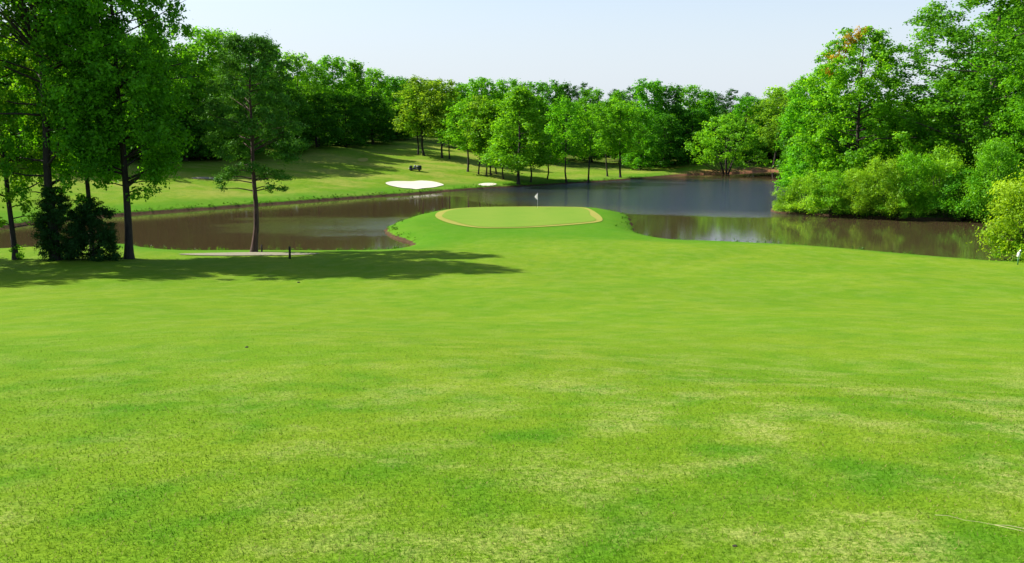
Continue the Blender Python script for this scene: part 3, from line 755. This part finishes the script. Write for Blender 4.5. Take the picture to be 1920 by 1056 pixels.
# undercut bank: roots and rubble on the right shore
def bank_root(px, base, label, seed, ln=2.2):
    rg = np.random.default_rng(seed); x, y, z = on_ground(px, base)
    e = empty('tree_roots', (x, y, max(z, 0) - .1)); tag(e, label, 'roots', 'bare roots at the shoreline')
    for k in range(7):
        mb = MB()
        a = rg.uniform(-2.6, -.5); p0 = np.array([rg.uniform(-ln, ln) * .5, .3, .55]); p1 = p0 + np.array([math.cos(a) * .8, math.sin(a) * .7, -.3]); p2 = p1 + np.array([rg.uniform(-.4, .4), -.3, -.4])
        mb.tube([p0, p1, p2], [.10, .08, .03], 6); mb.build('root', M['bark'], e, True)
bank_root(1565, 402, 'tangle of bare roots under the lime bush at the shoreline', 1)
bank_root(1790, 411, 'brown tangle of roots in the undercut bank below the dark green bush', 2, 5)

# ------------------------------------------------------------------ flagstick on the green
x, y = at_z(1008, 391, 1.2); z = gz(x, y) + .07
fs = empty('flagstick', (x, y, z)); tag(fs, 'thin flagstick with small white flag at the back of the green', 'golf flag')
mb = MB(); mb.tube([(0, 0, -.1), (0, 0, 2.25)], [.018, .014], 8); mb.tube([(0, 0, 2.25), (0, 0, 2.29)], [.025, .012], 8); mb.build('pole', M['white'], fs)
n = 8; fv, ff = [], []
for side in (-.006, .006):
    for i in range(n + 1):
        t = i / n; w = .07 * math.sin(t * 5) * t
        for q in (0, 1):
            zz = 2.2 - .42 * t * .9 if q else 2.2 - .95 + .42 * t
            fv.append((-.02 - .50 * t, w + side, zz))
for i in range(n):
    a = i * 2; b = (n + 1) * 2 + a
    ff += [[a, a + 1, a + 3, a + 2], [b, b + 2, b + 3, b + 1]]
fl = link('flag', mesh_from('flag', fv, ff, M['cloth'], True), fs); fl.color = (.8, .72, .7, 1); fs.rotation_euler = (0, 0, .45)
mb = MB(); mb.tube([(0, 0, .002), (0, 0, .006)], [.06, .06], 14); mb.build('cup', M['black'], fs)

# ------------------------------------------------------------------ utility cart on the far bank
x, y, z = on_ground(779, 321)
ct = empty('utility_cart', (x, y, z + .02), math.radians(4)); tag(ct, 'dark open utility cart parked on the far bank above the big bunker', 'cart')
mb = MB(); mb.box((0, 0, .42), (2.8, 1.2, .34), bev=.05); mb.box((-1.0, 0, .85), (.8, 1.15, .62), (.75, .9), .08); mb.build('chassis', M['dark'], ct)
mb = MB(); mb.box((.80, 0, .56), (1.15, 1.22, .10)); mb.box((.80, -.58, .88), (1.15, .06, .54)); mb.box((.80, .58, .88), (1.15, .06, .54))
mb.box((.25, 0, .88), (.06, 1.08, .54)); mb.box((1.35, 0, .88), (.06, 1.08, .54)); mb.build('cargo_bed', M['dark'], ct)
mb = MB(); mb.box((.80, 0, 1.12), (1.0, 1.0, .16), (.85, .8), .05); mb.build('tarp', M['dark'], ct)
mb = MB(); mb.box((-.22, 0, .66), (.52, 1.0, .20), bev=.05); mb.box((.06, 0, .98), (.14, 1.0, .5), bev=.04); mb.build('seat', M['seat'], ct)
mb = MB(); mb.box((-.18, .1, 1.02), (.34, .4, .46), (.8, .8), .06); bag = mb.build('bag', M['white'], ct)
mb = MB(); mb.tube([(-.85, .25, .8), (-.55, .25, 1.18)], [.03, .03], 6)
mb.tube([(-.55 + .17 * math.cos(a) * .6, .25 + .18 * math.sin(a), 1.18 + .14 * math.cos(a)) for a in np.linspace(0, 2 * math.pi, 13)], [.018] * 13, 6, False); mb.build('steering_wheel', M['black'], ct)
mb = MB(); mb.box((-1.42, .0, .55), (.10, 1.0, .16), bev=.03); mb.build('bumper', M['white'], ct)
tyre, rim = MB(), MB()
tyre.tube([(0, -.11, 0), (0, -.10, 0), (0, .10, 0), (0, .11, 0)], [.20, .27, .27, .20], 18); rim.tube([(0, -.125, 0), (0, .125, 0)], [.12, .12], 14)
tm, rm = mesh_from('tyre', tyre.v, tyre.f, M['black']), mesh_from('rim', rim.v, rim.f, M['dark'])
for wx in (-.95, .9):
    for wy in (-.58, .58):
        w = link('wheel', tm, ct); w.location = (wx, wy, .27); link('rim', rm, w)

# ------------------------------------------------------------------ posts, marker, things lying on the grass
def post(px, base, h, w, label, rz=.3):
    x, y, z = on_ground(px, base); mb = MB()
    mb.box((0, 0, h / 2 - .15), (w, w, h + .3), (.94, .94), .02); mb.box((0, 0, h + .03), (w * .7, w * .7, .05), (.6, .6), .01)
    o = mb.build('wooden_post', M['timber']); o.location = (x, y, z); o.rotation_euler = (0, math.radians(1.5), rz)
    return tag(o, label, 'post', 'dark posts by the pond')
post(543.5, 486, 1.12, .2, 'dark square post standing in the grass right of the pine')
post(491, 474, .72, .14, 'small dark stump-like post close beside the foot of the pine', .8)
x, y, z = on_ground(1908, 497)
mk = empty('marker_post', (x, y, z)); tag(mk, 'small white-topped green post at the right edge below the golden bush', 'marker')
mb = MB(); mb.tube([(0, 0, -.2), (0, 0, .7)], [.05, .05], 8); mb.build('post', M['greenpaint'], mk)
mb = MB(); mb.tube([(-.02, 0, .68), (-.01, 0, .74), (.0, 0, 1.0), (.01, 0, 1.14)], [.08, .13, .12, .05], 12); mb.tube([(.10, 0, 1.16), (.12, 0, 1.22), (.13, 0, 1.32)], [.03, .09, .03], 10); mb.build('cap', M['white'], mk, True)
x, y, z = on_ground(1855, 990); rg = np.random.default_rng(4)
mb = MB(); pts = [(t * .62 - .31, .10 - .28 * t + rg.normal(0, .008), .045 + rg.normal(0, .004)) for t in np.linspace(0, 1, 9)]
mb.tube(pts, [.0016] * 5 + [.0024] * 4, 5); mb.tube([pts[4], (.12, -.13, .045), (.22, -.2, .04)], [.002, .0016, .001], 5); mb.tube([pts[6], (.29, -.03, .05)], [.002, .001], 5)
o = mb.build('dry_twig', M['twig']); o.location = (x, y, z); tag(o, 'thin pale dry twig lying on the grass at bottom right', 'twig')
def clod(px, py, r, label, seed):
    rg = np.random.default_rng(seed); x, y, z = on_ground(px, py); V = []; n, m = 9, 5; f = []
    for i in range(m):
        ph = math.pi * (i + .5) / m
        for k in range(n):
            q = r * rg.uniform(.75, 1.2); V.append((q * math.sin(ph) * math.cos(6.283 * k / n) * 1.3, q * math.sin(ph) * math.sin(6.283 * k / n), q * math.cos(ph) * .6))
    for i in range(m - 1):
        for k in range(n): f.append([i * n + k, (i + 1) * n + k, (i + 1) * n + (k + 1) % n, i * n + (k + 1) % n])
    f.append(list(range(n))); f.append([(m - 1) * n + k for k in reversed(range(n))])
    o = link('soil_clod', mesh_from('soil_clod', V, f, M['soil'], True)); o.location = (x, y, z + r * .3); tag(o, label, 'clod', 'clods on the fairway')
clod(463, 652, .035, 'dark clod of soil on the sunny fairway at left', 1)
clod(1378, 1025, .012, 'crumbled dark clod in the grass at the bottom right of centre', 2)
clod(560, 531, .09, 'tiny dark clod just below the shadow edge', 3)
